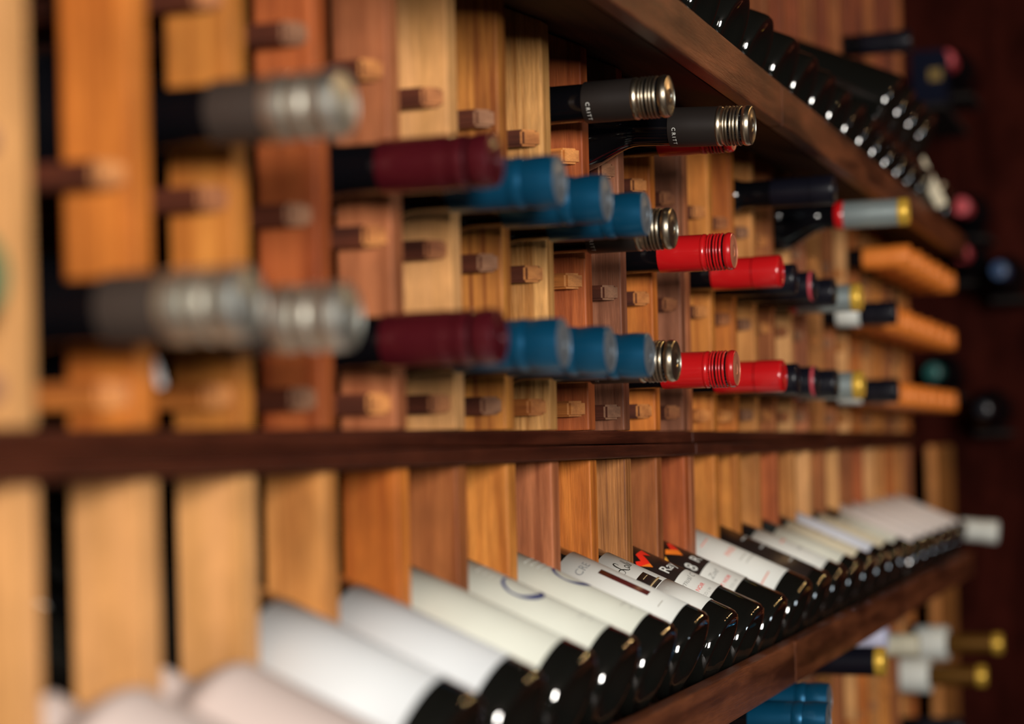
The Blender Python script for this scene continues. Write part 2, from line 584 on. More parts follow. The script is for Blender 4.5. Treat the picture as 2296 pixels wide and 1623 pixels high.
def wrap_stroke(name, r, pts, wfun, mat, parent):
    """ink stroke along points (u metres, z) with varying width, on the cylinder"""
    bm = bmesh.new()
    n = len(pts)
    prev = None
    for i in range(n):
        a = pts[max(0, i - 1)]
        b = pts[min(n - 1, i + 1)]
        dx, dz = b[0] - a[0], b[1] - a[1]
        l = math.hypot(dx, dz) or 1
        w = wfun(i / (n - 1)) / 2
        nx, nz = -dz / l * w, dx / l * w
        pr = []
        for sg in (1, -1):
            u, z = pts[i][0] + nx * sg, pts[i][1] + nz * sg
            pr.append(bm.verts.new(wrap_pt(r, math.degrees(u / r), z)))
        if prev:
            bm.faces.new((prev[0], prev[1], pr[1], pr[0]))
        prev = pr
    return bm_obj(name, bm, mat, parent)


# ------------------------------------------------------------------ positions of the uprights
T_ED = [0.6765, 0.7710, 0.8655, 0.9600, 1.0600, 1.1545, 1.2475, 1.3410, 1.4340, 1.5290, 1.6235, 1.7175]  # far face of each upright
SEC1 = list(T_ED)
SEC2 = [1.7365 + 0.0935 * k for k in range(0, 16)]      # second section starts with its own end upright


def slot_c(k):
    if k == 0:
        return T_ED[0] - BT - 0.0385
    if k <= 11:
        return (T_ED[k - 1] + T_ED[k] - BT) / 2
    j = k - 12
    return (SEC2[j] + SEC2[j + 1] - BT) / 2


RACKW = ['light', 'amber', 'honey', 'red', 'pink', 'light', 'stripe', 'rough', 'red', 'mauve', 'amber', 'mauve']
DISPW = ['light', 'light', 'light', 'tan', 'amber', 'brown', 'honey', 'pink', 'amber', 'darkstripe', 'brown', 'red']
CYC2 = ['pink', 'honey', 'amber', 'tan', 'brown', 'light', 'pink', 'tan', 'brown', 'light', 'amber', 'tan', 'honey', 'brown', 'tan', 'amber']
CYC2D = ['pink', 'honey', 'honey', 'tan', 'red', 'tan', 'light', 'brown', 'light', 'brown', 'red', 'light', 'tan', 'amber', 'tan', 'brown']

# rack rows inside a tier: centre height of the rails and of a resting neck
RAIL_H = [0.0287, 0.1222, 0.2155]
NECK_H = [0.0605, 0.1540, 0.2475]


def shelf_top(e):
    return -0.1600 - 0.445 * e


def shelf_und(e):
    return -0.184 - (0.305 * e if e > 0 else 0.44 * e)


def make_section(name, label, edges, tiers, x0, x1, rackw, dispw, first_has_left=True, last_has_right=False):
    root = empty(name, (x0, W, H0 - 0.6), label, 'wine rack')
    inv = Vector(root.location)

    def part(nm, bm, mat, origin, parent=root, poff=None):
        base = poff if poff is not None else inv
        o = bm_obj(nm, bm, mat, parent, loc=origin - base)
        return o
    for tier, dz, opts in tiers:
        # stained sloping shelf and its upright lip
        if 'shelf' in opts:
            org = V(x0, 0.077, -0.2 + dz)
            poly = [(0.0765, shelf_top(0.0765) + dz), (-0.16, shelf_top(-0.16) + dz), (-0.16, shelf_und(-0.16) + dz), (0.0, shelf_und(0.0) + dz), (0.0765, -0.2075 + dz)]
            part('shelf_board', prism_yz(poly, x0, x1, org, 0.0008), STAIN_SHELF, org)
            lip = [(0.0768, -0.2075 + dz), (0.0900, -0.2075 + dz), (0.0900, -0.1712 + dz), (0.0768, -0.1712 + dz)]
            org = V(x0, 0.083, -0.19 + dz)
            part('lip_rail', prism_yz(lip, x0 + 0.0006, x1 - 0.0006, org, 0.0022), STAIN_LIP, org)
        if 'beam' in opts:
            org = V(x0, 0.0, dz)
            up = [(0.0035, 0.0028 + dz), (0.0035, 0.0128 + dz), (-0.289, 0.0128 + dz), (-0.289, 0.0028 + dz)]
            lo = [(0.0065, -0.0080 + dz), (0.0065, 0.0020 + dz), (-0.12, 0.0020 + dz), (-0.12, -0.0080 + dz)]
            part('shelf_beam', prism_yz(up, x0 + 0.0005, x1 - 0.0005, org, 0.0012), STAIN, org)
            part('beam_trim', prism_yz(lo, x0 + 0.0005, x1 - 0.0005, org, 0.0012), STAIN, org)
        for n, te in enumerate(edges):
            # upright of the display bay
            if 'display' in opts:
                top = (-0.0085 + dz) if 'beam' in opts else opts['disp_top'] + dz
                org = V(te - BT / 2, -0.017, -0.08 + dz)
                poly = [(0.0, shelf_top(0.0) + 0.0006 + dz), (0.0, top), (-0.034, top), (-0.034, shelf_top(-0.034) + 0.0006 + dz)]
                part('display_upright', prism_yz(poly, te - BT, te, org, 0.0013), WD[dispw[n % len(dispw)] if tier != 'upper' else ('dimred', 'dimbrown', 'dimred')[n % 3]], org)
            if 'rack' in opts:
                org = V(te - BT / 2, -0.017, 0.15 + dz)
                t0 = 0.0133 + dz
                ud = shelf_und(0.0) + SP - 0.0006
                ud2 = shelf_und(-0.034) + SP - 0.0006
                poly = [(0.0, t0), (0.0, ud + dz), (-0.034, ud2 + dz), (-0.034, t0)]
                up = part('rack_upright', prism_yz(poly, te - BT, te, org, 0.0013), WD[rackw[n % len(rackw)]], org)
                for ri, rh in enumerate(RAIL_H):
                    for side in (-1, 1):
                        if side == -1 and n == 0 and not first_has_left:
                            continue
                        if side == 1 and n == len(edges) - 1 and not last_has_right:
                            continue
                        jit = random.uniform(-0.0012, 0.0012)
                        pr = 0.0105
                        xa = te - BT if side == -1 else te
                        xb = xa + side * pr
                        hh = 0.0058
                        o2 = V(xa, -0.01, rh + dz)
                        bm = bmesh.new()
                        # rail with a 45 degree mitre at its front end
                        pts = [(xa, -0.0015), (xb, -0.0015 - pr), (xb, -0.2885), (xa, -0.2885)]
                        lo = [bm.verts.new(V(x, e, rh + dz + jit - hh) - o2) for x, e in pts]
                        hi = [bm.verts.new(V(x, e, rh + dz + jit + hh) - o2) for x, e in pts]
                        bm.faces.new(lo)
                        bm.faces.new(hi)
                        for i in range(4):
                            bm.faces.new((lo[i], lo[(i + 1) % 4], hi[(i + 1) % 4], hi[i]))
                        bmesh.ops.bevel(bm, geom=list(bm.edges), offset=0.0016, segments=2, affect='EDGES')
                        bmesh.ops.recalc_face_normals(bm, faces=bm.faces)
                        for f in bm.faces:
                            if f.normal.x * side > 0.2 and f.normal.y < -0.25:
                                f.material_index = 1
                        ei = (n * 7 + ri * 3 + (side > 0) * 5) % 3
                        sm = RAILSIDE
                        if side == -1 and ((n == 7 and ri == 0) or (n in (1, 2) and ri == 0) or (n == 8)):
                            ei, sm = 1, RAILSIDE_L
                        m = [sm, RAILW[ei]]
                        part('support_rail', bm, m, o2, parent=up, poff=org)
    return root


TIERS = [('mid', 0.0, {'shelf': 1, 'beam': 1, 'display': 1, 'rack': 1}),
         ('upper', SP, {'shelf': 1, 'display': 1, 'disp_top': 0.42}),
         ('lower', -SP, {'beam': 1, 'rack': 1})]

near = make_section('wine_rack', 'near wooden wine rack section with grey, maroon and blue capped bottles in it', SEC1, TIERS, 0.45, 1.7185, RACKW, DISPW)
mid_edges = SEC2[:8]
far_edges = SEC2[8:]
XM = SEC2[7] + 0.0004
make_section('wine_rack', 'middle wooden wine rack section just past the board joint beside the red capsules', mid_edges, TIERS, 1.7191, XM, CYC2[:8], CYC2D[:8], first_has_left=False, last_has_right=True)
make_section('wine_rack', 'far wooden wine rack section holding the orange capped bottles by the end wall', far_edges, TIERS, XM + 0.0006, SEC2[-1] + 0.001, CYC2[8:], CYC2D[8:])

# end post past the rack
o = bm_obj('end_post', box_bm((0, 0, 0), (0.26, 0.016, 1.44), 0.003), WD['tan'], None, loc=(3.555, W + 0.008, 0.7205))
tag(o, 'broad tan wooden post standing between the rack and the end wall', 'post')

chip = bm_obj('paper_chip', box_bm((0, 0, 0), (0.0012, 0.0035, 0.0125), 0.0004), PAPER['white'], None, loc=V(0.7710 + 0.0006, 0.0005, 0.0370))
chip.rotation_euler = (math.radians(-18), 0, 0)
tag(chip, 'tiny white paper chip stuck on the upright below the grey caps', 'paper chip')

# ------------------------------------------------------------------ room shell
structure(bm_obj('wall_left', box_bm((0, 0, 0), (6.2, 0.05, 2.45)), BACKING, None, loc=(0.95, W + 0.29 + 0.025 + 0.0, 1.225)))
structure(bm_obj('wall_end', box_bm((0, 0, 0), (0.06, 3.5, 2.45)), ENDWOOD, None, loc=(3.76, -0.98, 1.225)))
structure(bm_obj('wall_right', box_bm((0, 0, 0), (6.2, 0.06, 2.45)), PLASTER, None, loc=(0.95, -2.70, 1.225)))
structure(bm_obj('wall_back', box_bm((0, 0, 0), (0.06, 3.5, 2.45)), PLASTER, None, loc=(-2.15, -0.98, 1.225)))
structure(bm_obj('floor', box_bm((0, 0, 0), (6.2, 3.6, 0.05)), FLOORM, None, loc=(0.95, -0.98, -0.025)))
structure(bm_obj('ceiling', box_bm((0, 0, 0), (6.2, 3.6, 0.05)), CEILM, None, loc=(0.95, -0.98, 2.475)))
structure(bm_obj('trim_1', box_bm((0, 0, 0), (0.02, 0.05, 2.45), 0.003), WD['red'], None, loc=(3.72, 0.155, 1.225)))

# ------------------------------------------------------------------ bottles lying in the rack, necks out
ORD = {1: 'bottom', 2: 'middle', 3: 'top'}


def rack_bottle(slot, row, tip_y, kind, label, group=None, dz=0.0, tilt=0.0, L=0.30, dt=0.0, dh=0.0, glass='std', name='wine_bottle', gm=None):
    t = slot_c(slot) + dt
    h = NECK_H[row - 1] + dz + dh
    root = empty(name, (t, tip_y + L * math.cos(tilt), H0 + h + L * math.sin(tilt)), label, 'wine bottle', group, rot=(PI / 2 + tilt, 0, 0))
    g = 'slim' if (0 < slot <= 11 and glass == 'std') else glass
    put('bottle_glass', glass_me(g, gm or GLASS_NECK), root)
    cap_set(root, kind, L)
    return root


P = 0.345
G_BLUE = 'blue capped bottle necks'
rb = rack_bottle
rb(0, 1, 0.414, 'green', 'green capped bottle tucked in the rack at the left edge', dh=0.008)
rb(1, 1, 0.356, 'grey', 'grey screw-capped bottle in the bottom row, leftmost of all the grey caps', 'grey screw-capped bottles')
rb(2, 1, 0.3545, 'grey', 'grey screw-capped bottle in the bottom row, right beside the maroon one', 'grey screw-capped bottles')
rb(2, 2, 0.3545, 'grey', 'grey screw-capped bottle alone in the row above the other two grey caps', 'grey screw-capped bottles')
rb(4, 1, 0.352, 'maroon', 'maroon capped bottle in the bottom row left of the blue caps', 'maroon capped bottles')
rb(4, 2, 0.352, 'maroon', 'maroon capped bottle in the upper row left of the blue caps', 'maroon capped bottles')
for s, y, w in ((5, 0.3475, 'nearest the maroon cap'), (6, 0.347, 'in the middle of its blue trio'), (7, 0.347, 'nearest the dark ringed cap')):
    rb(s, 1, y, 'blue', 'blue capped bottle in the bottom row, ' + w, G_BLUE)
    rb(s, 2, y, 'blue', 'blue capped bottle in the second row up, ' + w, G_BLUE)
rb(8, 1, 0.3525, 'black', 'black and pewter screw-capped bottle in the bottom row between blue and red caps', 'black screw-capped bottles')
rb(8, 2, 0.3525, 'black', 'black and pewter screw-capped bottle in the second row, half behind a blue cap', 'black screw-capped bottles')
rb(8, 3, 0.3525, 'black', 'black and pewter screw-capped bottle high under the shelf beside the pale rough upright', 'black screw-capped bottles')
rb(9, 3, 0.314, 'black', 'black screw-capped bottle pulled furthest out, under the upper shelf', 'black screw-capped bottles', tilt=0.05, dh=-0.010)
rb(10, 1, 0.3515, 'red', 'bottle with bright red ridged screw cap in the bottom row', 'red ridged screw-capped bottles')
rb(10, 2, 0.3515, 'red', 'bottle with bright red ridged screw cap in the second row', 'red ridged screw-capped bottles')
rb(10, 3, 0.350, 'red', 'red ridged screw-capped bottle mostly hidden below the black capped one', 'red ridged screw-capped bottles')
rb(12, 1, 0.355, 'redcork', 'bottle with smooth red capsule in the bottom row, behind the ridged red cap', 'smooth red capsule bottles')
rb(12, 2, 0.355, 'redcork', 'bottle with smooth red capsule in the second row, behind the ridged red cap', 'smooth red capsule bottles')
for row in (1, 2):
    rn = 'bottom' if row == 1 else 'second'
    rb(13, row, 0.3600, 'dark', f'dark capped bottle in the {rn} row, next to the smooth red capsule', 'dark capped bottles')
    rb(14, row, 0.3590, 'darkring', f'dark capped bottle with a red ring at its tip, {rn} row', 'dark capped bottles')
    rb(15, row, 0.3560, 'dark', f'dark capped bottle in the {rn} row, just before the silver and gold one', 'dark capped bottles')
    rb(16, row, 0.3440, 'silver', f'silver and gold capped bottle with red band in the {rn} row', 'silver and gold capped bottles')
    rb(19, row, 0.3470, 'blackwhite', f'black capped bottle with white neck band in the {rn} row', 'black capped bottles with white neck bands')
rb(14, 3, 0.3375, 'dark', 'navy black capped bottle in the top row beside the silver one', 'dark capped bottles')
rb(16, 3, 0.2920, 'silver', 'long silver capped bottle with red band and gold tip under the upper shelf', 'silver and gold capped bottles', dh=-0.005)
places = ['first', 'second', 'third', 'fourth', 'fifth', 'sixth', 'last']
for row, rn in ((1, 'bottom'), (2, 'middle'), (3, 'top')):
    for i, s in enumerate(range(20 if row < 3 else 21, 27)):
        rb(s, row, 0.354 - 0.001 * (i % 2), 'orange', f'orange capped bottle, {places[i]} from the camera in the {rn} orange row', f'orange capped bottles in the {rn} row', dh=-0.010 if row == 3 else -0.003)

# lower tier, seen under the lower ledge
D1 = -SP
rb(11, 3, 0.3020, 'blue', 'blue capped bottle under the lower ledge at the bottom frame edge, nearer one', 'blue caps under the lower ledge', dz=D1, dh=0.004)
rb(12, 3, 0.3210, 'blue', 'blue capped bottle under the lower ledge, further of the pair', 'blue caps under the lower ledge', dz=D1, dh=0.006)
rb(16, 3, 0.3280, 'darkgold', 'black capsuled bottle with gold tip under the lower ledge', dz=D1)
rb(19, 3, 0.3680, 'lilac', 'bottle with a lilac white capsule just under the lower ledge', dz=D1)
rb(21, 3, 0.3550, 'cream', 'bottle with a cream capsule in the rack below the lower ledge', dz=D1, dh=-0.030)
rb(26, 2, 0.2950, 'whiteband', 'sparkling wine bottle with white neck label and gold foil tip, upper of two', 'sparkling wine bottles', dz=D1, dh=0.02, L=0.31, glass='std')
rb(25, 2, 0.3100, 'whiteband', 'sparkling wine bottle with white neck label and gold foil tip, lower of two', 'sparkling wine bottles', dz=D1, dh=-0.018, L=0.31, glass='std')
rb(15, 2, 0.3450, 'lilac', 'lilac white capped bottle at the bottom edge of the picture', dz=D1)
rb(23, 1, 0.3450, 'dark', 'dark capped bottle in the lowest visible row, left of the pair', 'dark caps in the lowest row', dz=D1)
rb(25, 1, 0.3450, 'dark', 'dark capped bottle in the lowest visible row, right of the pair', 'dark caps in the lowest row', dz=D1)

# ------------------------------------------------------------------ display bottles on the sloping ledges, bases out
AX_E = math.cos(TILT)      # along the axis towards the wall


DROP = {3: 0.008, 4: 0.008, 5: 0.008, 6: 0.007, 7: 0.0065, 8: 0.0065, 10: -0.003, 11: -0.003}


def display_bottle(slot, dz, label, group=None, R='slim', gm=None, drop=0.0, out=0.0, name='wine_bottle', L=0.30, dt=0.0):
    r = {'slim': 0.0352, 'std': R_BODY, 'rose': 0.0345}[R]
    # top outline corner of the base at e = 0.095
    e_c = 0.0955 + out - r * math.sin(TILT)
    h_c = shelf_top(e_c) + (r / math.cos(TILT)) + 0.0006 + drop + dz
    if dz == 0:
        h_c += DROP.get(slot, 0.0)
    t = slot_c(slot) + dt
    root = empty(name, V(t, e_c, h_c), label, 'wine bottle', group, rot=(-(PI / 2 - TILT), 0, 0))
    put('bottle_glass', glass_me(R, gm or GLASS), root)
    return root, r


def lab(root, r, mat, z0=0.0195, z1=0.112, p=80, corner=0.0, name='paper_label'):
    return wrap_patch(name, r + 0.0001, -p, p, z0, z1, mat, root, corner=corner, n=60)


GD = 'bottles lying label up on the lower ledge'
# two paper-wrapped rose bottles nearest the camera
for s, w in ((1, 'nearest the camera'), (2, 'beside the first white labelled bottle')):
    b, r = display_bottle(s, 0, 'pale pink wrapped bottle on the lower ledge, ' + w, 'pale pink bottles', R='rose', out=0.052)
    pr = [(q[0] + 0.0003, q[1]) for q in body_profile(R=0.0345, L=0.30, neck=0.0155, shoulder=0.026, neck_len=0.137) if 0.006 < q[1] < 0.165 and q[0] > 0.0140]
    pr = pr + [(0.0160, 0.1760), (0.0156, 0.1765)]
    put('paper_wrap', lathe_me('paper_wrap', pr, [ROSE], 64), b)
    cap_set(b, 'whitecap')

b, r = display_bottle(3, 0, 'bottle with plain white label on the lower ledge, right of the pink pair', GD)
lab(b, r, PAPER['white'])
b, r = display_bottle(4, 0, 'bottle with plain white label, second after the pink pair', GD)
lab(b, r, PAPER['white'])
b, r = display_bottle(5, 0, 'bottle with ivory label lying left of the blue ringed labels', GD)
l = lab(b, r, PAPER['cream'], z1=0.125)
for k, (s, nm) in enumerate(((6, 'left of two'), (7, 'right of two'))):
    b, r = display_bottle(s, 0, f'bottle with ivory label and a dark blue ring, {nm}', GD)
    l = lab(b, r, PAPER['cream'], z1=0.125)
    rr = r + 0.00045
    c0, zc = (-0.0045, 0.0035)[k], 0.079
    a_, b_ = 0.0132, 0.0132
    pts = [(c0 + a_ * math.sin(q), zc + b_ * math.cos(q)) for q in [2 * PI * i / 72 for i in range(73)]]
    wrap_stroke('blue_ring', rr, pts, lambda s_: 0.0013 + 0.0038 * max(0.0, -math.cos(2 * PI * (s_ - 0.06))) ** 3 + 0.0010 * max(0.0, math.cos(2 * PI * (s_ - 0.88))) ** 6, INK['blue'], l)
    for j in range(4):
        wrap_text('printed_text', 'VINEYARD ESTATE'[:15 - j], 0.0022, rr, -4, 0.108 - j * 0.0046, INK['palegrey'], l)
    wrap_text('printed_text', 'cabernet', 0.0022, rr, -10, 0.036, INK['palegrey'], l)
    wrap_text('printed_text', '2014', 0.0022, rr, -10, 0.030, INK['palegrey'], l)

# white label with a thin picture strip, letters C R E
b, r = display_bottle(8, 0, 'bottle whose white label reads CRE above a narrow dark red picture', GD)
l = lab(b, r, PAPER['soft'], z0=0.0165, z1=0.1080, corner=0.008)
rr = r + 0.00045
wrap_text('printed_text', 'CRE', 0.0062, rr, -44, 0.0895, INK['darkgrey'], l, align='LEFT', spacing=1.1)
wrap_patch('picture_strip', rr - 0.0001, -26.5, -16, 0.0420, 0.0812, INK['picture'], l, n=8, thick=0.0001)
wrap_text('printed_text', 'MERLOT', 0.0022, rr, -30, 0.0300, INK['palegrey'], l)

# Coll script label
b, r = display_bottle(9, 0, 'bottle with Coll in black script above a black gold lettered block', GD)
l = lab(b, r, PAPER['soft'], z0=0.0222, z1=0.1100, corner=0.007)
rr = r + 0.00045


def bez(p0, p1, p2, p3, n=16):
    return [tuple((1 - q) ** 3 * p0[i] + 3 * (1 - q) ** 2 * q * p1[i] + 3 * (1 - q) * q * q * p2[i] + q ** 3 * p3[i] for i in (0, 1)) for q in [k / n for k in range(n + 1)]]


u0, zz = -0.0216, 0.0874


def sc(pts):
    return [(u0 + x * 0.00076, zz + y * 0.00076) for x, y in pts]


curve = bez((8.2, 9.5), (10.5, 14), (6.5, 16.5), (4.8, 12.5)) + bez((4.8, 12.5), (3.2, 8.0), (5.5, 0.5), (2.0, -1.5))[1:]
curve2 = bez((2.0, -1.5), (-3.0, -3.5), (-4.5, 4.0), (0.5, 5.0)) + bez((0.5, 5.0), (5.0, 5.8), (6.8, -1.5), (9.2, -2.2))[1:] + bez((9.2, -2.2), (11.5, -2.8), (12.4, 0.0), (12.6, 1.6))[1:]
wrap_stroke('script_letter', rr, sc(curve), lambda q: 0.0004 + 0.0008 * math.sin(PI * q) ** 2, INK['black'], l)
wrap_stroke('script_letter', rr, sc(curve2), lambda q: 0.0003 + 0.0009 * math.sin(PI * q) ** 4, INK['black'], l)
oo = [(12.6 + 1.9 * math.cos(q), 1.9 + 2.6 * math.sin(q)) for q in [2 * PI * i / 28 for i in range(29)]]
wrap_stroke('script_letter', rr, sc(oo), lambda q: 0.0004 + 0.0004 * abs(math.sin(PI * q * 2)), INK['black'], l)
for xo in (16.2, 18.6):
    wrap_stroke('script_letter', rr, sc(bez((xo, -0.6), (xo - 0.2, 3), (xo + 0.6, 8), (xo + 2.0, 12.5))), lambda q: 0.0009 - 0.0004 * q, INK['black'], l)
wrap_stroke('script_letter', rr, sc(bez((20.8, -0.4), (20.8, 2), (21.2, 4), (22.2, 6.5))), lambda q: 0.0008, INK['black'], l)
wrap_patch('black_block', rr - 0.0001, -38.5, -14, 0.0605, 0.0765, PAPER['black'], l, n=14, thick=0.0001)
wrap_text('printed_text', 'Letizia', 0.0040, rr + 0.0001, -37, 0.0630, INK['gold'], l, align='LEFT', shear=0.3)
wrap_text('printed_text', 'estate', 0.0022, rr + 0.0001, -30, 0.0715, INK['gold'], l, align='LEFT')
wrap_patch('lower_band', rr - 0.0001, -79, 79, 0.0226, 0.0598, PAPER['soft'], l, n=48, thick=0.00008)
wrap_text('printed_text', 'H   W', 0.0028, rr + 0.0001, -38, 0.0520, INK['palegrey'], l, align='LEFT')


# two black labels with the red W mark
def w_label(slot, text1, label, script, ph, size1, z1, zp, sq, zig):
    b, r = display_bottle(slot, 0, label, 'black labels with red zigzag mark')
    l = lab(b, r, PAPER['black'], z0=0.0382, z1=0.120)
    rr = r + 0.00040
    # zigzag mark: flat ribbons
    s = rr * PI / 180
    for k, (col, pts) in enumerate(zig):
        wrap_poly('zigzag_mark', rr + 0.00002, pts, INK[col], l)
    wrap_text('printed_text', text1[0] if sq < 1 else text1, size1, rr + 0.0002, ph, z1, INK['white'], l, align='LEFT', bold=0.00012, squash=sq)
    if sq < 1:
        wrap_text('printed_text', text1[1:], 0.0100, rr + 0.0002, -25, 0.0775, INK['white'], l, align='LEFT', bold=0.0001, squash=1.1)
    # white oval panel
    n = 60
    top = []
    for i in range(n + 1):
        q = i / n
        pdeg = -79 + 158 * q
        top.append((pdeg, zp - 0.0005 - 0.004 * (abs(pdeg) / 79.0) ** 4))
    pts = top + [(79, 0.0386), (-79, 0.0386)]
    wp = wrap_poly('white_panel', rr + 0.00006, pts, PAPER['soft'], l)
    wrap_text('printed_text', script, 0.0056, rr + 0.0002, -44, 0.0590, INK['black'], wp, align='LEFT', shear=0.4, bold=-0.00015)
    wrap_text('printed_text', 'PINOT NOIR', 0.0036, rr + 0.0002, -66, 0.0480, INK['red'], wp, align='LEFT')
    wrap_text('printed_text', 'CO | W', 0.0028, rr + 0.0002, -44, 0.0412, INK['grey'], wp, align='LEFT')
    return b


w_label(10, 'Ray', 'bottle with black label reading Ray below a red zigzag', 'musl C', -34, 0.0092, 0.0770, 0.0700, 1.0, [
    ('scarlet', [(-24.4, 0.1087), (-4.4, 0.1083), (-10.5, 0.0988), (-17.7, 0.1042), (-24.0, 0.0986), (-32.3, 0.1018)]),
    ('scarlet', [(-32.3, 0.1018), (-24.0, 0.0986), (-29.0, 0.0945), (-40.5, 0.0990), (-43.2, 0.1021), (-37.3, 0.1050)]),
    ('orange', [(-40.5, 0.0990), (-29.0, 0.0945), (-33.3, 0.0905)])])
w_label(11, '8R', 'bottle with black label reading 8 R below a red zigzag', 'Zod', -43, 0.0122, 0.0750, 0.0718, 0.66, [
    ('scarlet', [(-9.5, 0.1113), (0.9, 0.1100), (-14.0, 0.0992), (-22.5, 0.1044)]),
    ('orange', [(-22.5, 0.1044), (-14.0, 0.0992), (-22.6, 0.0928), (-36.1, 0.1055), (-27.1, 0.1081)]),
    ('amber', [(-40.1, 0.1044), (-45.5, 0.0995), (-49.4, 0.1022)])])

# white label with coral print
b, r = display_bottle(12, 0, 'bottle with tall white label printed in coral red', GD, R='std', dt=0.0)
l = lab(b, r, PAPER['soft'], z0=0.0235, z1=0.125, p=82)
rr = r + 0.00045
wrap_text('printed_text', 'PASO', 0.0056, rr, -38, 0.0730, INK['palered'], l, align='LEFT', spacing=0.9)
wrap_text('printed_text', '* estate', 0.0030, rr, -43, 0.0985, INK['palered'], l, align='LEFT')
wrap_text('printed_text', 'red wine', 0.0030, rr, -36, 0.0620, INK['palegrey'], l, align='LEFT')
wrap_text('printed_text', 'of the valley', 0.0030, rr, -36, 0.0560, INK['palegrey'], l, align='LEFT')
wrap_text('printed_text', '*   2013', 0.0034, rr, -59, 0.0345, INK['palered'], l, align='LEFT')

b, r = display_bottle(13, 0, 'bottle with black label and pale grey lines, behind the coral printed one', GD, R='std')
l = lab(b, r, PAPER['black'], z0=0.016, z1=0.118)
for z in (0.085, 0.066, 0.036):
    wrap_text('printed_text', 'RESERVE', 0.0058, r + 0.0005, -4, z, INK['grey'], l)
seq = {14: ('soft', 'white label with rounded top, behind the black labelled one', 0.095, 0.004),
       15: ('cream', 'ivory label, just behind the rounded white one', 0.092, 0.004),
       16: ('tanpaper', 'parchment coloured label with gold print', 0.100, 0.0),
       17: ('bluish', 'tall blue white label standing out midway along the ledge', 0.128, 0.0),
       18: ('tanpaper', 'second parchment coloured label, after the blue white one', 0.100, 0.0),
       19: ('cream', 'ivory label with rounded top, before the pink labelled run', 0.092, 0.006)}
for s, (m, txt, z1, cr) in seq.items():
    b, r = display_bottle(s, 0, 'bottle on the lower ledge with ' + txt, GD, R='std')
    l = lab(b, r, PAPER[m], z1=z1, corner=cr)
    if s in (14, 16, 18):
        wrap_text('printed_text', 'CHATEAU', 0.0050, r + 0.0005, -5, 0.066, INK['gold' if s != 14 else 'palered'], l)
        wrap_text('printed_text', 'bordeaux', 0.0040, r + 0.0005, -5, 0.048, INK['grey'], l)
for i, s in enumerate(range(20, 26)):
    b, r = display_bottle(s, 0, f'bottle with pale pink white label, {places[i] if i < 5 else "last"} in the far run on the lower ledge', 'pale labelled bottles at the far end', R='std', out=0.004)
    lab(b, r, PAPER['pinkish'], z0=0.014, z1=0.122)
# white capped bottle lying neck-out at the far end of the lower ledge
root = empty('wine_bottle', V(slot_c(26), 0.131 - 0.30 * math.cos(0.10), -0.141 + 0.30 * math.sin(0.10)), 'white capped bottle lying neck outward at the far end of the lower ledge', 'wine bottle', None, rot=(PI / 2 + 0.10, 0, 0))
put('bottle_glass', glass_me('std', GLASS), root)
cap_set(root, 'whitecap')

# upper ledge: dark bottles without visible labels
prev = 'first'
OUTS = {}
nm = ['nearest the lens', 'second', 'third', 'fourth', 'fifth', 'sixth', 'seventh', 'eighth', 'ninth', 'tenth', 'eleventh', 'twelfth', 'thirteenth', 'fourteenth', 'fifteenth', 'sixteenth', 'seventeenth', 'eighteenth']
k = 0
for s in list(range(8, 22)) + [22, 23, 24, 25]:
    b, r = display_bottle(s, SP, f'glossy black bottle lying base out on the upper ledge, {nm[k]} from the camera' if k else 'glossy black bottle lying base out on the upper ledge, closest to the camera', 'black bottles on the upper ledge', R='slim' if s <= 11 else 'std', gm=GLASS, out=OUTS.get(s, 0.0), drop=OUTS.get(s, 0.0) * 0.445)
    k += 1
    if s == 24:
        lab(b, r, PAPER['tanpaper'], z0=0.006, z1=0.11)
        b['label'] = 'black bottle with a cream label at the far end of the upper ledge'

for q, w in ((17, 'nearest'), (18, 'second'), (19, 'third'), (20, 'furthest')):
    b, r = display_bottle(q, SP, 'black bottle stacked in the second layer on the upper ledge, ' + w + ' of that layer', 'second layer bottles on the upper ledge', R='std', dt=0.04675)
    b.location.z += 0.0560 * math.cos(TILT)
    b.location.y -= 0.0560 * math.sin(TILT)
tg = bm_obj('shelf_tag', box_bm((0, 0, 0), (0.004, 0.016, 0.074), 0.0015), PAPER['tanpaper'], None, loc=V(2.7558, 0.0850, 0.349))
tg.rotation_euler = (math.radians(-25), 0, 0)
tag(tg, 'narrow cream tag leaning on the far end of the upper ledge lip', 'shelf tag')
cb = bm_obj('wine_carton', box_bm((0, 0, 0), (0.075, 0.056, 0.088), 0.002), C['navy_box'], None, loc=(3.42, 0.420, H0 + 0.604))
tag(cb, 'dark navy carton with a gold mark high beside the end wall', 'carton')
link_mesh('gold_mark', ME.setdefault('gm', (lambda o: (o.data, bpy.data.objects.remove(o))[0])(bm_obj('gold_mark', box_bm((0, 0, 0), (0.001, 0.020, 0.018), 0.0003), C['dullgold'], None))), cb, (-0.038, -0.012, 0.002))
o = bm_obj('wall_cradle', box_bm((0, 0, 0), (0.345, 0.056, 0.008), 0.002), BACKING, None, loc=(3.73 - 0.172, 0.420, H0 + 0.5555))
tag(o, 'long dark bracket under the navy carton', 'bracket', 'brackets on the end wall')

# necks of bottles further up and around the end of the aisle
root = empty('wine_bottle', V(2.60, 0.083 - 0.30, 0.512), 'dark bottle poking neck out between the boards above the upper ledge', 'wine bottle', None, rot=(PI / 2, 0, 0))
put('bottle_glass', glass_me('std', GLASS_NECK), root)
cap_set(root, 'dark')


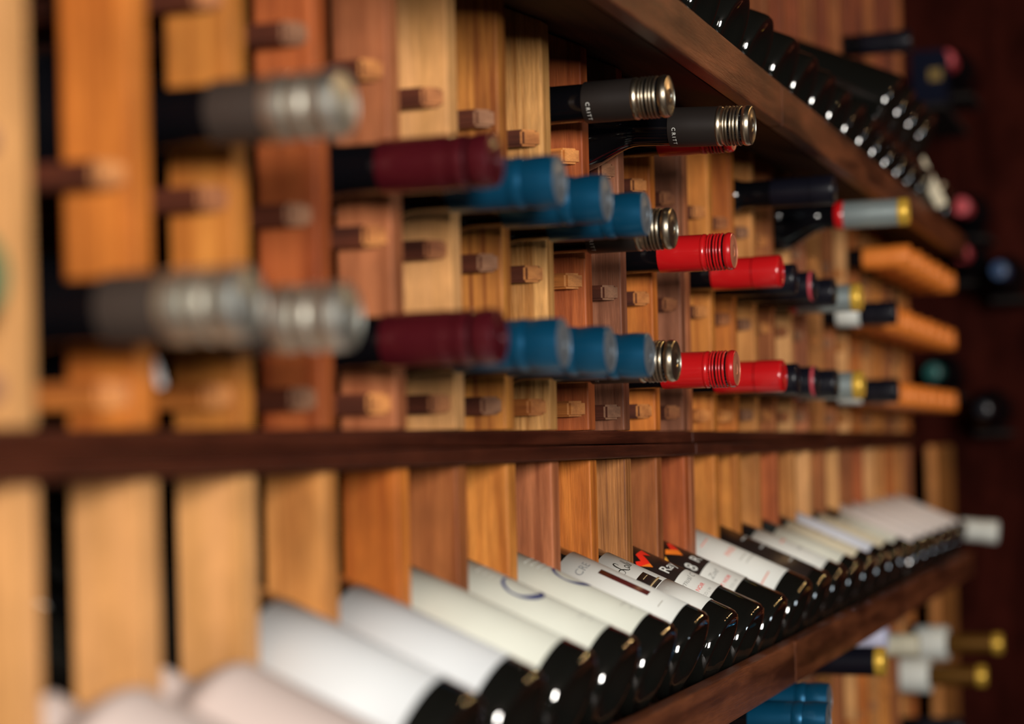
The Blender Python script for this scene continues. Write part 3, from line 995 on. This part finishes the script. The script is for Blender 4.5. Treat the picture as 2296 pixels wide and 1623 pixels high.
def end_bottle(kind, px, py, label, tt=3.45):
    """bottle pointing at the aisle's near end; px, py = where its tip sits as (y, h) in metres"""
    L = 0.25
    root = empty('wine_bottle', (tt + L, px, H0 + py), label, 'wine bottle', 'bottles on the end wall', rot=(0, -PI / 2, 0))
    pr = ('glass', 'short')
    if pr not in ME:
        ME[pr] = lathe_me('bottle_glass', body_profile(L=0.25, shoulder=0.05, neck_len=0.08), [GLASS_NECK], 48)
    put('bottle_glass', ME[pr], root)
    cap_set(root, kind, L)
    # cradle shelf below it
    o = bm_obj('wall_cradle', box_bm((0, 0, 0), (0.14, 0.060, 0.008), 0.002), BACKING, None, loc=(3.73 - 0.07, px, H0 + py - R_BODY - 0.0045))
    tag(o, 'dark bracket under the ' + label.replace(' on the end wall', ''), 'bracket', 'brackets on the end wall')


end_bottle('pinkred', 0.398, 0.643, 'red capped bottle on the end wall, the highest of the red caps')
end_bottle('pinkred', 0.378, 0.393, 'rosy capped bottle on the end wall, upper of the close pair')
end_bottle('pinkred', 0.382, 0.315, 'rosy capped bottle on the end wall, lower of the close pair')
end_bottle('navy', 0.318, 0.282, 'navy capped bottle on the end wall, right of the rosy capped pair')
end_bottle('dark', 0.350, 0.050, 'dark capped bottle on the end wall at beam height')
end_bottle('teal', 0.432, 0.115, 'teal capped bottle on the end wall between the orange rows')

# ------------------------------------------------------------------ light
def area(name, loc, target, size, power, color, sy=None):
    l = bpy.data.lights.new(name, 'AREA')
    l.energy = power
    l.color = color
    l.size = size
    if sy:
        l.shape = 'RECTANGLE'
        l.size_y = sy
    o = bpy.data.objects.new(name, l)
    COL.objects.link(o)
    o.location = loc
    d = Vector(target) - Vector(loc)
    o.rotation_euler = d.to_track_quat('-Z', 'Y').to_euler()
    return o


def bulb(name, loc, power, color, rad=0.02):
    l = bpy.data.lights.new(name, 'POINT')
    l.energy = power
    l.color = color
    l.shadow_soft_size = rad
    o = bpy.data.objects.new(name, l)
    COL.objects.link(o)
    o.location = loc
    return o


area('aisle_window', (-1.70, -1.20, H0 + 0.45), (1.4, W, H0), 0.42, 120, (1.0, 0.94, 0.87), 0.80)
area('side_window', (0.62, -2.1, H0 + 0.60), (1.6, W, H0 - 0.1), 0.26, 9, (0.80, 0.92, 1.0), 0.5)
area('side_window', (1.05, -1.9, H0 + 0.12), (1.8, W, H0 - 0.1), 0.22, 4, (0.80, 0.92, 1.0), 0.35)
for i in range(6):
    bulb('ceiling_bulb', (1.75 + i * 0.28, -0.50 + 0.03 * i, H0 + 0.78), 1.5, (1.0, 0.62, 0.28), 0.011)

w = bpy.data.worlds.new('cellar_ambient')
scene.world = w
w.use_nodes = True
w.node_tree.nodes['Background'].inputs[0].default_value = (0.10, 0.06, 0.045, 1)
w.node_tree.nodes['Background'].inputs[1].default_value = 0.3

# ------------------------------------------------------------------ camera
F = 4500.0
THETA = math.atan2(1552.0, F)
ROLL = 0.024
cam = bpy.data.cameras.new('camera')
cam.sensor_width = 36.0
cam.lens = F / 2296 * 36.0
cam.shift_y = (1009 - 811.5) / 2296
cam.clip_start = 0.02
cam.dof.use_dof = True
cam.dof.focus_distance = 1.52
cam.dof.aperture_fstop = 3.3
co = bpy.data.objects.new('camera', cam)
COL.objects.link(co)
fwd = Vector((math.cos(THETA), math.sin(THETA), 0))
hr = Vector((math.sin(THETA), -math.cos(THETA), 0))
up = Vector((0, 0, 1))
Rv = math.cos(ROLL) * hr - math.sin(ROLL) * up
Uv = math.sin(ROLL) * hr + math.cos(ROLL) * up
M = Matrix((Rv, Uv, -fwd)).transposed().to_4x4()
M.translation = Vector((0, 0, H0))
co.matrix_world = M
scene.camera = co

scene.view_settings.view_transform = 'Standard'
scene.view_settings.look = 'None'
scene.view_settings.gamma = 1.0
scene.view_settings.exposure = 0.0
scene.view_settings.use_curve_mapping = False
